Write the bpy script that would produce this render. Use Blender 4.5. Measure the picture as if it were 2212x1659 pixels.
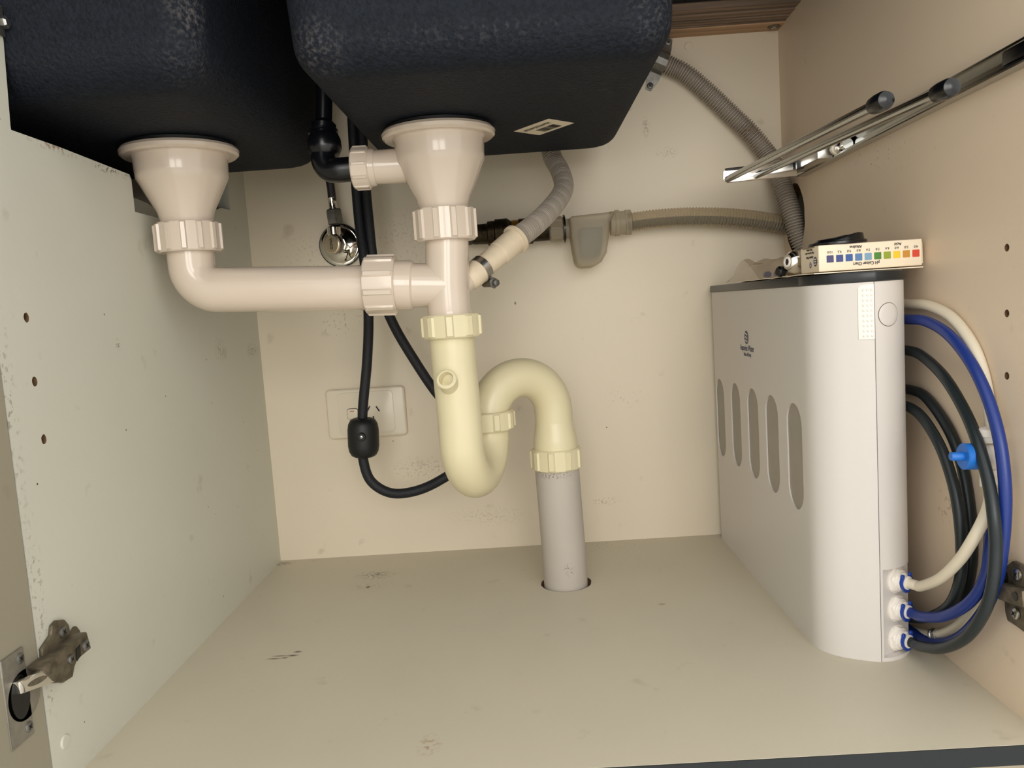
import bpy, bmesh, math, random
from mathutils import Vector, Matrix, noise
from mathutils.geometry import tessellate_polygon
random.seed(7)
for o in list(bpy.data.objects): bpy.data.objects.remove(o)
scene = bpy.context.scene
COL = scene.collection
V = Vector

# ------------------------------------------------------------------ camera
CAM = V((0.3882, -1.1498, 0.3578)); YAW, PITCH, ROLL, FPX = 0.0201, -0.0983, -0.0661, 1701.7
FW = V((-math.sin(YAW)*math.cos(PITCH), math.cos(YAW)*math.cos(PITCH), math.sin(PITCH)))
_r0 = V((math.cos(YAW), math.sin(YAW), 0)); _u0 = _r0.cross(FW)
RT = _r0*math.cos(ROLL) + _u0*math.sin(ROLL); UP = -_r0*math.sin(ROLL) + _u0*math.cos(ROLL)
cd = bpy.data.cameras.new('camera'); cam = bpy.data.objects.new('camera', cd); COL.objects.link(cam)
cd.sensor_width = 36; cd.lens = 36*FPX/2212; cd.clip_start = 0.01
m = Matrix((RT, UP, -FW)).transposed().to_4x4(); m.translation = CAM; cam.matrix_world = m
scene.camera = cam

# ------------------------------------------------------------------ light and exposure
scene.view_settings.view_transform = 'Standard'; scene.view_settings.look = 'None'
scene.view_settings.gamma = 1; scene.view_settings.use_curve_mapping = False
scene.view_settings.exposure = 0.0
w = bpy.data.worlds.new('world'); scene.world = w; w.use_nodes = True
w.node_tree.nodes['Background'].inputs[0].default_value = (1.0, 0.985, 0.94, 1)
w.node_tree.nodes['Background'].inputs[1].default_value = 1.5
def area(name, loc, target, sx, sy, power, color):
    l = bpy.data.lights.new(name, 'AREA'); l.shape = 'RECTANGLE'; l.size = sx; l.size_y = sy
    l.energy = power; l.color = color
    o = bpy.data.objects.new(name, l); COL.objects.link(o); o.location = loc
    o.rotation_euler = (V(target)-V(loc)).to_track_quat('-Z', 'Y').to_euler()
    return o
area('window_light', (0.10, -3.2, 0.95), (0.4, -0.2, 0.35), 0.70, 1.2, 14.5, (1.0, 0.955, 0.89))
area('window_light', (0.94, -3.2, 0.95), (0.4, -0.2, 0.35), 0.70, 1.2, 14.5, (1.0, 0.955, 0.89))

def P(px, py, x=None, y=None, z=None):
    """3-D point of the place seen at a photograph pixel, at a known x, y or z (metres)."""
    d = FW + RT*((px-1106)/FPX) - UP*((py-829.5)/FPX)
    i, v = (0, x) if x is not None else (1, y) if y is not None else (2, z)
    return CAM + d*((v-CAM[i])/d[i])

# ------------------------------------------------------------------ materials
def S(r, g, b):
    f = lambda c: (c/255/12.92) if c/255 <= .04045 else ((c/255+.055)/1.055)**2.4
    return (f(r), f(g), f(b), 1)
MATS = {}
def mat(name, col, rough=.5, metal=0, bump=0, bscale=200, var=0, vscale=8, spots=(), speck=0, coat=0, alpha=None, trans=0, spec=.5, aniso=None, streak=None):
    if name in MATS: return MATS[name]
    m = bpy.data.materials.new(name); m.use_nodes = True; nt = m.node_tree; N = nt.nodes; L = nt.links
    b = N['Principled BSDF']; b.inputs['Base Color'].default_value = col
    b.inputs['Roughness'].default_value = rough; b.inputs['Metallic'].default_value = metal
    b.inputs['Coat Weight'].default_value = coat; b.inputs['Specular IOR Level'].default_value = spec
    b.inputs['Transmission Weight'].default_value = trans
    tc = N.new('ShaderNodeTexCoord'); cur = None
    def mix(a, bcol, fac):
        mx = N.new('ShaderNodeMix'); mx.data_type = 'RGBA'
        if isinstance(a, tuple): mx.inputs['A'].default_value = a
        else: L.new(a, mx.inputs['A'])
        mx.inputs['B'].default_value = bcol
        L.new(fac, mx.inputs['Factor']); return mx.outputs['Result']
    def nz(scale, detail=4, vec=None):
        n = N.new('ShaderNodeTexNoise'); n.inputs['Scale'].default_value = scale; n.inputs['Detail'].default_value = detail
        L.new(vec or tc.outputs['Object'], n.inputs['Vector']); return n.outputs['Fac']
    def mr(val, a, b_, c=0, d=1):
        r = N.new('ShaderNodeMapRange'); r.inputs[1].default_value = a; r.inputs[2].default_value = b_
        r.inputs[3].default_value = c; r.inputs[4].default_value = d; L.new(val, r.inputs[0]); return r.outputs[0]
    def mul(a, bv):
        q = N.new('ShaderNodeMath'); q.operation = 'MULTIPLY'; L.new(a, q.inputs[0])
        if isinstance(bv, float): q.inputs[1].default_value = bv
        else: L.new(bv, q.inputs[1])
        return q.outputs[0]
    cur = col
    if var:
        dk = tuple(c*(1-var) for c in col[:3])+(1,)
        cur = mix(cur, dk, mr(nz(vscale), .35, .7))
    if streak:
        sc, sv = streak
        mp = N.new('ShaderNodeMapping'); mp.inputs['Scale'].default_value = sc; L.new(tc.outputs['Object'], mp.inputs[0])
        cur = mix(cur, tuple(c*sv for c in col[:3])+(1,), mr(nz(1, 5, mp.outputs[0]), .42, .62))
    if speck:
        vo = N.new('ShaderNodeTexVoronoi'); vo.inputs['Scale'].default_value = 38; L.new(tc.outputs['Object'], vo.inputs['Vector'])
        sp = N.new('ShaderNodeSeparateColor'); L.new(vo.outputs['Color'], sp.inputs[0])
        k = mul(mr(vo.outputs['Distance'], .045, .025), mr(sp.outputs[0], 1-speck, 1-speck+.02))
        cur = mix(cur, S(60, 48, 36), k)
        cur = mix(cur, S(120, 96, 70), mul(mr(nz(26, 8), .66, .8), .35))
    for (c, r, scol, st, ns, th) in spots:
        s = N.new('ShaderNodeVectorMath'); s.operation = 'SUBTRACT'; s.inputs[1].default_value = c; L.new(tc.outputs['Object'], s.inputs[0])
        d = N.new('ShaderNodeVectorMath'); d.operation = 'DIVIDE'; d.inputs[1].default_value = r; L.new(s.outputs[0], d.inputs[0])
        ln = N.new('ShaderNodeVectorMath'); ln.operation = 'LENGTH'; L.new(d.outputs[0], ln.inputs[0])
        k = mul(mr(ln.outputs['Value'], 1, .15), st)
        if ns: k = mul(k, mr(nz(ns, 6), th, th+(.3 if name == 'black_composite' else .08)))
        cur = mix(cur, scol, k)
    if not isinstance(cur, tuple): L.new(cur, b.inputs['Base Color'])
    if bump:
        bp = N.new('ShaderNodeBump'); bp.inputs['Strength'].default_value = bump; bp.inputs['Distance'].default_value = .0018 if name == 'black_composite' else .0006
        L.new(nz(bscale, 3), bp.inputs['Height']); L.new(bp.outputs[0], b.inputs['Normal'])
    if alpha is not None:
        out = N['Material Output']; t = N.new('ShaderNodeBsdfTransparent'); mx = N.new('ShaderNodeMixShader')
        t.inputs[0].default_value = tuple(.5+.5*c for c in col[:3])+(1,)
        mx.inputs[0].default_value = alpha; L.new(t.outputs[0], mx.inputs[1]); L.new(b.outputs[0], mx.inputs[2]); L.new(mx.outputs[0], out.inputs[0])
    MATS[name] = m; return m

DIRT = S(84, 70, 48); DARK = S(42, 30, 24)
lam = S(226, 214, 192)
M_floor = mat('laminate_floor', S(206, 198, 178), .45, bump=.15, bscale=900, var=.05, vscale=5, speck=.05, spots=[
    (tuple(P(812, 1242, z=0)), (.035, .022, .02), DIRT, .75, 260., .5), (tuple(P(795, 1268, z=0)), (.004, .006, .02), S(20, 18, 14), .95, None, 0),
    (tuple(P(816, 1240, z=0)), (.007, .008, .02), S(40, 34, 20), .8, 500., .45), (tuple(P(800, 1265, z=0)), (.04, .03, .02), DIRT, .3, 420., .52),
    (tuple(P(632, 1416, z=0)), (.008, .003, .02), DARK, .95, None, 0), (tuple(P(643, 1408, z=0)), (.006, .003, .02), DARK, .95, None, 0),
    (tuple(P(615, 1421, z=0)), (.005, .0025, .02), DARK, .9, None, 0), (tuple(P(592, 1423, z=0)), (.011, .0022, .02), DIRT, .9, None, 0), (tuple(P(605, 1417, z=0)), (.011, .0022, .02), DIRT, .9, None, 0),
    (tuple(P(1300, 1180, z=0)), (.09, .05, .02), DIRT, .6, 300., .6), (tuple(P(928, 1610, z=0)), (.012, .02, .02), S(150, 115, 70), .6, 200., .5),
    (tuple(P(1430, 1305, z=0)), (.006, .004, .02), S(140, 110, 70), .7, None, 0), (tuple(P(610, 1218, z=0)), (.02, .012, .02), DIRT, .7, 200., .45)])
M_back = mat('laminate_back', lam, .42, bump=.12, bscale=900, var=.04, vscale=4, speck=.06, spots=[
    (tuple(P(870, 520, y=0)), (.08, .05, .06), S(150, 118, 88), .25, 240., .55), (tuple(P(660, 560, y=0)), (.06, .05, .05), S(140, 110, 80), .25, 220., .56),
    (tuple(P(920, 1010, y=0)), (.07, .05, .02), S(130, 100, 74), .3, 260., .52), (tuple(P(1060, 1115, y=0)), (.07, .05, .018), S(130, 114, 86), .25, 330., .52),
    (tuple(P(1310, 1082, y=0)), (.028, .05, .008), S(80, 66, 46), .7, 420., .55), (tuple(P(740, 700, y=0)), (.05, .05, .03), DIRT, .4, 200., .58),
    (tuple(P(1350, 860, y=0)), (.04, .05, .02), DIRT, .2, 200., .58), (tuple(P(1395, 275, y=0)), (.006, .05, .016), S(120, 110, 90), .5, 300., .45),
    (tuple(P(1113, 655, y=0)), (.0018, .05, .003), S(20, 18, 15), .95, None, 0), (tuple(P(1440, 330, y=0)), (.02, .05, .01), DIRT, .3, 300., .5)])
M_left = mat('laminate_left', S(211, 210, 197), .45, bump=.12, bscale=900, var=.05, vscale=4, speck=.05, spots=[
    (tuple(P(545, 757, x=0)), (.05, .03, .012), DIRT, .6, 300., .5), (tuple(P(475, 755, x=0)), (.05, .02, .02), S(150, 138, 110), .5, 200., .5),
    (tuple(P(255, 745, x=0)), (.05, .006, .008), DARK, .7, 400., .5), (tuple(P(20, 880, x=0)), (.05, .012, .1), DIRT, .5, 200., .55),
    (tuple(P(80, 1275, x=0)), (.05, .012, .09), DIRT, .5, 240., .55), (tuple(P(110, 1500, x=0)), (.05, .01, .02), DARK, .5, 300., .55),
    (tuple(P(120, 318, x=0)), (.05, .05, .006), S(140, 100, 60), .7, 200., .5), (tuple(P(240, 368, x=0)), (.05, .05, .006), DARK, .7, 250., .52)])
M_right = mat('laminate_right', S(232, 213, 189), .45, bump=.12, bscale=900, var=.05, vscale=4, speck=.09, spots=[
    (tuple(P(1900, 340, x=.7687)), (.05, .1, .03), S(70, 52, 36), .5, 260., .62), (tuple(P(2045, 1095, x=.7687)), (.05, .02, .02), S(110, 80, 54), .5, 160., .55)])
M_chip = mat('raw_chipboard', S(122, 92, 62), .9, bump=.6, bscale=500, var=.5, vscale=220)
M_core = mat('cut_edge', S(190, 180, 156), .8, bump=.4, bscale=500, var=.35, vscale=160)
M_black = mat('black_edging', S(24, 32, 36), .45)
M_white = mat('white_pvc', S(213, 198, 182), .16, var=.02, coat=.3, spots=())
M_cream = mat('cream_pvc', S(224, 214, 178), .3, var=.05, vscale=14, bump=.05, bscale=300)
M_gpipe = mat('grey_pvc', S(186, 178, 168), .55, var=.05, vscale=20, spots=[(tuple(P(1195, 1026, y=-.19)), (.03, .03, .006), S(50, 44, 36), .8, 500., .52), (tuple(P(1228, 1228, y=-.19)), (.008, .03, .012), DIRT, .6, 500., .5)])
M_sink = mat('black_composite', S(27, 32, 41), .7, bump=1, bscale=330, var=.45, vscale=260, spec=.18, spots=[
    ((.242, -.512, .568), (.03, .03, .03), S(130, 124, 124), .4, 300., .46), ((.138, -.508, .605), (.022, .022, .035), S(140, 132, 130), .4, 300., .46),
    ((.130, -.500, .57), (.03, .04, .025), S(96, 94, 96), .5, 320., .48), ((.36, -.515, .570), (.15, .025, .012), S(100, 98, 100), .4, 240., .52),
    ((.05, -.505, .572), (.12, .03, .014), S(90, 90, 94), .4, 260., .52), ((.503, -.508, .575), (.03, .03, .03), S(110, 106, 106), .5, 300., .48),
    ((.48, -.42, .55), (.05, .05, .01), S(100, 96, 94), .5, 70., .56)])
M_label = mat('paper_label', S(226, 214, 190), .6)
M_ink = mat('black_ink', S(38, 36, 34), .6)
M_blk = mat('black_plastic', S(10, 12, 16), .25, spec=.5)
M_rub = mat('black_rubber', S(14, 17, 20), .5)
M_braid = mat('black_braid', S(14, 18, 26), .6, bump=.8, bscale=700)
M_steelbraid = mat('steel_braid', S(74, 72, 76), .4, metal=.6, bump=1, bscale=900, var=.6, vscale=700)
M_rod = mat('rail_chrome', (.44, .45, .44, 1), .14, metal=1)  # chrome base darkened in place of dark room reflections
M_chrome = mat('chrome', (.86, .84, .80, 1), .06, metal=1)
M_dkchrome = mat('dark_chrome', (.32, .31, .29, 1), .15, metal=1)
M_capb = mat('cap_reflection', (.92, .80, .64, 1), .38, metal=1)  # chrome cap, with a brass-coloured reflection put into its base colour
M_steel = mat('brushed_steel', (.62, .61, .58, 1), .28, metal=1)
M_zinc = mat('zinc', (.26, .255, .24, 1), .5, metal=.9, var=.35, vscale=120)
M_dull = mat('dirty_metal', S(120, 110, 92), .5, metal=.55, var=.5, vscale=150, bump=.3, bscale=300)
M_plate = mat('hinge_plate', (.43, .41, .37, 1), .5, metal=.9, var=.2, vscale=120)
M_brass = mat('tarnished_brass', S(58, 48, 28), .5, metal=.75, var=.8, vscale=120, bump=.4, bscale=300)
M_gold = mat('brass', S(170, 130, 50), .4, metal=.8, bump=.8, bscale=600)
M_ghose = mat('grey_hose', S(164, 154, 142), .5, var=.06, vscale=30, spots=[(tuple(P(1618, 283, y=-.03)), (.02, .03, .02), S(110, 84, 58), .6, 200., .45)])
M_clear = mat('clear_corrugated', S(214, 200, 172), .3, alpha=.3)
M_inner = mat('inner_hose', S(34, 38, 42), .5)
M_aqua = mat('clear_housing', S(200, 190, 168), .4, alpha=.34)
M_aquain = mat('housing_core', S(104, 106, 102), .6)
M_cone = mat('cream_rubber', S(224, 208, 182), .5, var=.12, vscale=60)
M_shell = mat('filter_shell', S(216, 211, 206), .42, bump=.06, bscale=1500)
M_shellb = mat('filter_grip', S(244, 238, 230), .4)
M_gap = mat('filter_gap', S(90, 80, 72), .7)
M_lid = mat('filter_lid', S(30, 34, 38), .35)
M_pane = mat('smoked_pane', S(206, 198, 186), .2, alpha=.5)
M_cart = mat('cartridge', S(206, 198, 184), .5)
M_navy = mat('navy_print', S(52, 58, 84), .5)
M_tw = mat('white_tube', S(232, 222, 200), .4)
M_tb = mat('blue_tube', S(26, 52, 128), .35)
M_tk = mat('black_tube', S(26, 36, 40), .38)
M_bluep = mat('blue_plastic', S(30, 110, 200), .4)
M_clip = mat('blue_clip', S(24, 64, 160), .4)
M_card = mat('white_card', S(246, 232, 208), .55)
M_cardside = mat('card_inside', S(150, 130, 100), .7)
M_bag = mat('clear_bag', S(226, 214, 196), .2, alpha=.25)
M_wood = mat('pine_rail', S(192, 156, 122), .7, streak=((6, 120, 60), .72))
M_ply = mat('ply_rail', S(142, 120, 102), .75, streak=((4, 260, 60), .5))
M_plyd = mat('ply_glue', S(74, 56, 46), .8, streak=((4, 260, 60), .6))
M_gpo = mat('outlet_white', S(226, 216, 196), .28)
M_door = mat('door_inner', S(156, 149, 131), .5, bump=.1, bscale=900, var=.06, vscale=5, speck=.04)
M_kit = mat('kitchen_floor', S(222, 218, 210), .5, var=.1)
M_kick = mat('kickboard', S(170, 160, 140), .5)

# ------------------------------------------------------------------ mesh helpers
class MB:
    def __init__(s): s.v = []; s.f = []; s.m = []; s.mi = 0
    def add(s, vs, fs):
        o = len(s.v); s.v += [V(q) for q in vs]; s.f += [[i+o for i in f] for f in fs]; s.m += [s.mi]*len(fs); return s
    def box(s, a, b):
        (x0, y0, z0), (x1, y1, z1) = a, b
        return s.add([(x0,y0,z0),(x1,y0,z0),(x1,y1,z0),(x0,y1,z0),(x0,y0,z1),(x1,y0,z1),(x1,y1,z1),(x0,y1,z1)],
                     [(3,2,1,0),(4,5,6,7),(0,1,5,4),(1,2,6,5),(2,3,7,6),(3,0,4,7)])
    def grid(s, rings, closed=True, cap0=True, cap1=True):
        n = len(rings[0]); vs = [q for r in rings for q in r]; fs = []
        for i in range(len(rings)-1):
            for j in range(n if closed else n-1):
                k = (j+1) % n; fs.append((i*n+j, i*n+k, (i+1)*n+k, (i+1)*n+j))
        if cap0: fs.append(tuple(range(n))[::-1])
        if cap1: fs.append(tuple(range((len(rings)-1)*n, len(rings)*n)))
        return s.add(vs, fs)
    def lathe(s, prof, org, ax, n=40, rf=None, cap=True):
        ax = V(ax).normalized(); a = ax.orthogonal().normalized(); b = ax.cross(a); org = V(org)
        rings = []
        for (r, h) in prof:
            ring = []
            for j in range(n):
                t = 2*math.pi*j/n; rr = max(r, 1e-5)*(rf(t, h) if rf else 1)
                ring.append(org + ax*h + (a*math.cos(t)+b*math.sin(t))*rr)
            rings.append(ring)
        return s.grid(rings, True, cap, cap)
    def nut(s, org, ax, r, h, n=11, rib=.0022, rw=.16, ph=0):
        ax = V(ax).normalized(); a = ax.orthogonal().normalized(); b = ax.cross(a); org = V(org); th = []
        for i in range(n):
            c = 2*math.pi*i/n+ph; hw = math.pi/n*rw*2
            th += [(c-hw*1.25, 0), (c-hw*.75, 1), (c+hw*.75, 1), (c+hw*1.25, 0), (c+math.pi/n, 0)]
        rings = []
        for (hh, k, ro) in ((0, 0, -.0012), (.0012, 0, 0), (.0025, 1, 0), (h-.0025, 1, 0), (h-.0012, 0, 0), (h, 0, -.0012)):
            rings.append([org+ax*hh+(a*math.cos(t)+b*math.sin(t))*(r+ro+rib*e*k) for t, e in th])
        return s.grid(rings)
    def tube(s, pts, r, n=16, cap=True, rfun=None):
        pts = [V(p) for p in pts]; rings = []; T = []
        for i in range(len(pts)):
            T.append((pts[min(i+1, len(pts)-1)]-pts[max(i-1, 0)]).normalized())
        a = T[0].orthogonal().normalized(); d = 0
        for i, p in enumerate(pts):
            if i: d += (p-pts[i-1]).length
            a = (a - T[i]*a.dot(T[i])).normalized(); b = T[i].cross(a)
            rr = (rfun(d) if rfun else r)
            rings.append([p+(a*math.cos(2*math.pi*j/n)+b*math.sin(2*math.pi*j/n))*rr for j in range(n)])
        return s.grid(rings, True, cap, cap)
    def prism(s, pts, ext):
        n = len(pts); ext = V(ext); pts = [V(p) for p in pts]
        fs = [(j, (j+1) % n, n+(j+1) % n, n+j) for j in range(n)]
        fs += [tuple(range(n))[::-1], tuple(range(n, 2*n))]
        return s.add(pts+[p+ext for p in pts], fs)
    def plate(s, outer, holes, f3, t, edge_mi=None):
        """flat board with holes: outline and holes in 2-D, f3 maps (a, b, depth) to 3-D"""
        loops = [outer]+list(holes); flat = [q for l in loops for q in l]; n = len(flat)
        tri = tessellate_polygon([[V((q[0], q[1], 0)) for q in l] for l in loops])
        s.add([f3(a, b, 0) for a, b in flat]+[f3(a, b, t) for a, b in flat], [tuple(x) for x in tri]+[tuple(i+n for i in x)[::-1] for x in tri])
        keep = s.mi
        if edge_mi is not None: s.mi = edge_mi
        for li, l in enumerate(loops):
            k = len(l)
            if edge_mi is not None: s.mi = keep if li == 0 else edge_mi
            s.add([f3(a, b, 0) for a, b in l]+[f3(a, b, t) for a, b in l], [(j, (j+1) % k, k+(j+1) % k, k+j) for j in range(k)])
        s.mi = keep; return s
    def build(s, name, mats, parent=None, smooth=True, bev=0, seg=2, ang=35):
        me = bpy.data.meshes.new(name)
        me.from_pydata([tuple(q) for q in s.v], [], s.f)
        for mm in (mats if isinstance(mats, (list, tuple)) else [mats]): me.materials.append(mm)
        for p, i in zip(me.polygons, s.m): p.material_index = i
        bm = bmesh.new(); bm.from_mesh(me)
        if bev:
            bmesh.ops.remove_doubles(bm, verts=bm.verts, dist=1e-6)
            ed = [e for e in bm.edges if len(e.link_faces) == 2 and e.calc_face_angle(0) > math.radians(30)]
            bmesh.ops.bevel(bm, geom=ed, offset=bev, segments=seg, affect='EDGES', profile=.5, clamp_overlap=True)
        bmesh.ops.recalc_face_normals(bm, faces=bm.faces)
        bm.to_mesh(me); bm.free()
        if smooth:
            for p in me.polygons: p.use_smooth = True
            me.set_sharp_from_angle(angle=math.radians(ang))
        o = bpy.data.objects.new(name, me); COL.objects.link(o)
        if parent:
            o.parent = parent; top = parent; mw = Matrix.Translation(-V(parent.get('base', (0, 0, 0)))) if parent.type == 'EMPTY' else Matrix()
            o.matrix_parent_inverse = mw
        return o
def thing(name, base, label, cat, group=None):
    o = bpy.data.objects.new(name, None); COL.objects.link(o); o.location = base; o['base'] = tuple(base)
    o.empty_display_size = .02
    return tag(o, label, cat, group)
def tag(o, label, cat, group=None):
    o['label'] = label; o['category'] = cat
    if group: o['group'] = group
    return o
def struct(o): o['kind'] = 'structure'; return o
def text(name, s, size, org, right, up, mt, parent, width=None, align='CENTER', bold=0):
    c = bpy.data.curves.new(name, 'FONT'); c.body = s; c.size = size; c.align_x = align; c.extrude = .00008; c.resolution_u = 3; c.offset = bold
    t = bpy.data.objects.new('tmp', c); COL.objects.link(t); bpy.context.view_layer.update()
    me = bpy.data.meshes.new_from_object(t.evaluated_get(bpy.context.evaluated_depsgraph_get())); COL.objects.unlink(t); bpy.data.objects.remove(t)
    xs = [v.co.x for v in me.vertices]; wd = max(xs)-min(xs); k = (width/wd) if width else 1
    R, U = V(right).normalized(), V(up).normalized(); Nn = R.cross(U)
    for v in me.vertices: v.co = V(org)+R*(v.co.x*k)+U*v.co.y+Nn*(v.co.z+.0003)
    me.name = name; me.materials.clear(); me.materials.append(mt)
    o = bpy.data.objects.new(name, me); COL.objects.link(o); o.parent = parent
    o.matrix_parent_inverse = Matrix.Translation(-V(parent.get('base', (0, 0, 0)))) if parent.type == 'EMPTY' else Matrix()
    return o
def smooth(pts, k=8):
    pts = [V(p) for p in pts]; out = []
    for i in range(len(pts)-1):
        p0 = pts[max(i-1, 0)]; p1 = pts[i]; p2 = pts[i+1]; p3 = pts[min(i+2, len(pts)-1)]
        for j in range(k):
            t = j/k; out.append(.5*((2*p1)+(p2-p0)*t+(2*p0-5*p1+4*p2-p3)*t*t+(3*p1-p0-3*p2+p3)*t**3))
    return out+[pts[-1]]
def resample(pts, step):
    out = [pts[0]]; acc = 0
    for a, b in zip(pts, pts[1:]):
        L = (b-a).length; d = step-acc
        while d <= L: out.append(a.lerp(b, d/L)); d += step
        acc = L-(d-step)
    return out
def arc(c, u, v, r, a0, a1, n=14):
    return [V(c)+(V(u)*math.cos(a0+(a1-a0)*i/n)+V(v)*math.sin(a0+(a1-a0)*i/n))*r for i in range(n+1)]
def circ(cx, cy, r, n=28, ry=None, jit=0): return [(cx+r*math.cos(2*math.pi*i/n)*(1+random.uniform(-jit, jit)), cy+(ry or r)*math.sin(2*math.pi*i/n)*(1+random.uniform(-jit, jit))) for i in range(n)]
def rrect(cx, cy, hx, hy, r, n=7):
    out = []
    for sx, sy, a0 in ((1, 1, 0), (-1, 1, 90), (-1, -1, 180), (1, -1, 270)):
        for i in range(n+1):
            t = math.radians(a0+90*i/n); out.append((cx+sx*(hx-r)+r*math.cos(t), cy+sy*(hy-r)+r*math.sin(t)))
    return out
def screw(parent, c, nrm, r, name='screw', mt=None, cross=True):
    b = MB(); n = V(nrm).normalized(); b.lathe([(r, -.001), (r, .0004), (r*.8, .0011), (r*.34, .0013), (r*.3, .0002)], c, n, 20)
    o = b.build(name, mt or M_zinc, parent)
    if cross:
        a = n.orthogonal().normalized(); q = n.cross(a); k = MB()
        for d, e in ((a, q), (q, a)):
            k.prism([V(c)+n*.0009+d*r*.55+e*r*.12, V(c)+n*.0009-d*r*.55+e*r*.12, V(c)+n*.0009-d*r*.55-e*r*.12, V(c)+n*.0009+d*r*.55-e*r*.12], n*.0005)
        k.build('screw_slot', M_ink, o, smooth=False)
    return o

# ------------------------------------------------------------------ setting
W, D, H = .7687, .5735, .745
pipe_c = V(P(1226, 1277, z=0)) + V((0, .0282, 0)); PX, PY = pipe_c.x, pipe_c.y
b = MB(); b.plate([(0, -D), (W, -D), (W, 0), (0, 0)], [circ(PX, PY+.002, .0325, 40, .0325, .02)], lambda a, c, d: V((a, c, -d)), .016, 1)
floor = struct(b.build('floor', [M_floor, M_chip], smooth=False))
b = MB(); b.box((-.016, -D-.0012, -.016), (W+.016, -D, -.0004)); struct(b.build('trim_1', M_black, smooth=False))
b = MB(); b.box((-.5, -.52, -.16), (1.2, -.504, -.017)); struct(b.build('baseboard_front', M_kick, smooth=False))
b = MB(); b.box((-2.5, -4.5, -.18), (3.5, .3, -.16)); struct(b.build('floor_kitchen', M_kit, smooth=False))  # unseen floor, made pale to bounce light up under the sink
b = MB(); b.plate([(-.5, -.02), (W+.32, -.02), (W+.32, H), (-.5, H)], [], lambda a, c, d: V((a, d, c)), .004); wall_back = struct(b.build('wall_back', M_back, smooth=False))
# right side panel: shelf-pin holes and the cut-out for the dishwasher hoses
holes = [circ(q.y, q.z, .0031, 14) for q in (P(2175, 535, x=W), P(2175, 677, x=W), P(2175, 812, x=W))]
holes.append(circ(-.046, .452, .0375, 36, .047, .02))
b = MB(); b.plate([(-D, -.016), (0, -.016), (0, H), (-D, H)], holes, lambda a, c, d: V((W+d, a, c)), .016, 1); wall_right = struct(b.build('wall_right', [M_right, M_chip], smooth=False))
# left side panel: cut away for the left bowl
zs = [(-D, -.016), (0, -.016), (0, H), (-.066, H), (-.066, .5125), (-.10, .5115), (-.20, .486), (-.289, .478), (-.3386, .4785), (-.3388, .511), (-.342, .5155), (-.38, .5165), (-.46, .519), (-.526, .5195), (-.5262, .5225), (-.5215, .588), (-.5215, H), (-D, H)]
holes = [circ(q.y, q.z, .0034, 14, .0039, .08) for q in (P(57, 686, x=0), P(75, 824, x=0), P(95, 949, x=0))]
b = MB(); b.plate(zs, holes, lambda a, c, d: V((-d, a, c)), .016, 1); wall_left = struct(b.build('wall_left', [M_left, M_chip], smooth=False))
# neighbouring cabinet behind the cut-out
b = MB(); b.plate([(-D, -.016), (-.16, -.016), (-.16, .47), (-.27, .497), (-.345, .502), (-.40, .40), (-D, .38)], [], lambda a, c, d: V((-.018-d, a, c)), .016); struct(b.build('wall_neighbour', M_left, smooth=False))
b = MB(); b.box((-.52, -D, -.016), (-.5, 0, H)); b.box((-.5, -D, -.016), (-.036, 0, 0)); b.box((-.5, -D-.018, -.016), (-.036, -D, H)); b.box((W+.3, -D, -.016), (W+.32, 0, H)); b.box((W+.016, -D, -.016), (W+.3, 0, 0)); b.box((W+.016, -D-.018, -.016), (W+.3, -D, H)); struct(b.build('wall_light_block', M_left, smooth=False))  # closed boxes added out of view to keep both cut-outs dark
# worktop above
b = MB(); b.box((-.52, -.62, H), (1.2, .02, H+.035)); struct(b.build('ceiling', M_plyd, smooth=False))
# timber rail under the worktop at the back: plain batten and plywood plies, each a strip of its own
rail = struct(bpy.data.objects.new('trim_2', None)); COL.objects.link(rail); rail['base'] = (0, 0, 0)
for y0, y1, z0, mm in ((-.032, 0, .716, M_wood), (-.036, -.032, .7175, M_ply), (-.039, -.036, .721, M_plyd), (-.052, -.039, .7185, M_ply), (-.056, -.052, .722, M_plyd), (-.072, -.056, .7195, M_ply), (-.076, -.072, .723, M_plyd), (-.092, -.076, .721, M_ply)):
    b = MB(); b.box((.53, y0, z0), (W, y1, H)); b.build('ply_strip', mm, rail, smooth=False)
# open door on the left
door = struct(bpy.data.objects.new('door_1', None)); COL.objects.link(door); door['base'] = (0, 0, 0)
b = MB(); b.box((-.018, -.985, -.018), (.0002, -.5745, .73)); b.build('door_panel', M_door, door, smooth=False, bev=.0008)

# cover caps and small screws of the carcass
b = MB(); c = P(1487, 100, y=0); b.lathe([(.0058, 0), (.0058, .0006), (.005, .0013), (.0001, .0015)], c, (0, -1, 0), 24); tag(b.build('screw_cover_cap', M_gpo), 'small round cream cover cap on the back panel near its top right corner', 'cap')
b = MB(); c = P(140, 1602, x=0); b.lathe([(.0058, 0), (.0058, .0006), (.005, .0013), (.0001, .0015)], c, (1, 0, 0), 24); tag(b.build('screw_cover_cap', M_left), 'small round cover cap on left side panel below the hinge', 'cap')
c = P(1672, 57, z=.716); t = thing('rail_screw', c, 'dark screw and washer holding the timber rail in the back right corner', 'screw')
b = MB(); b.lathe([(.0085, 0), (.0085, .0012), (.004, .0014)], c, (0, 0, -1), 24); b.build('washer', M_dull, t); screw(t, c+V((0, 0, -.0018)), (0, 0, -1), .0034, 'screw_head', M_steel)

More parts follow.
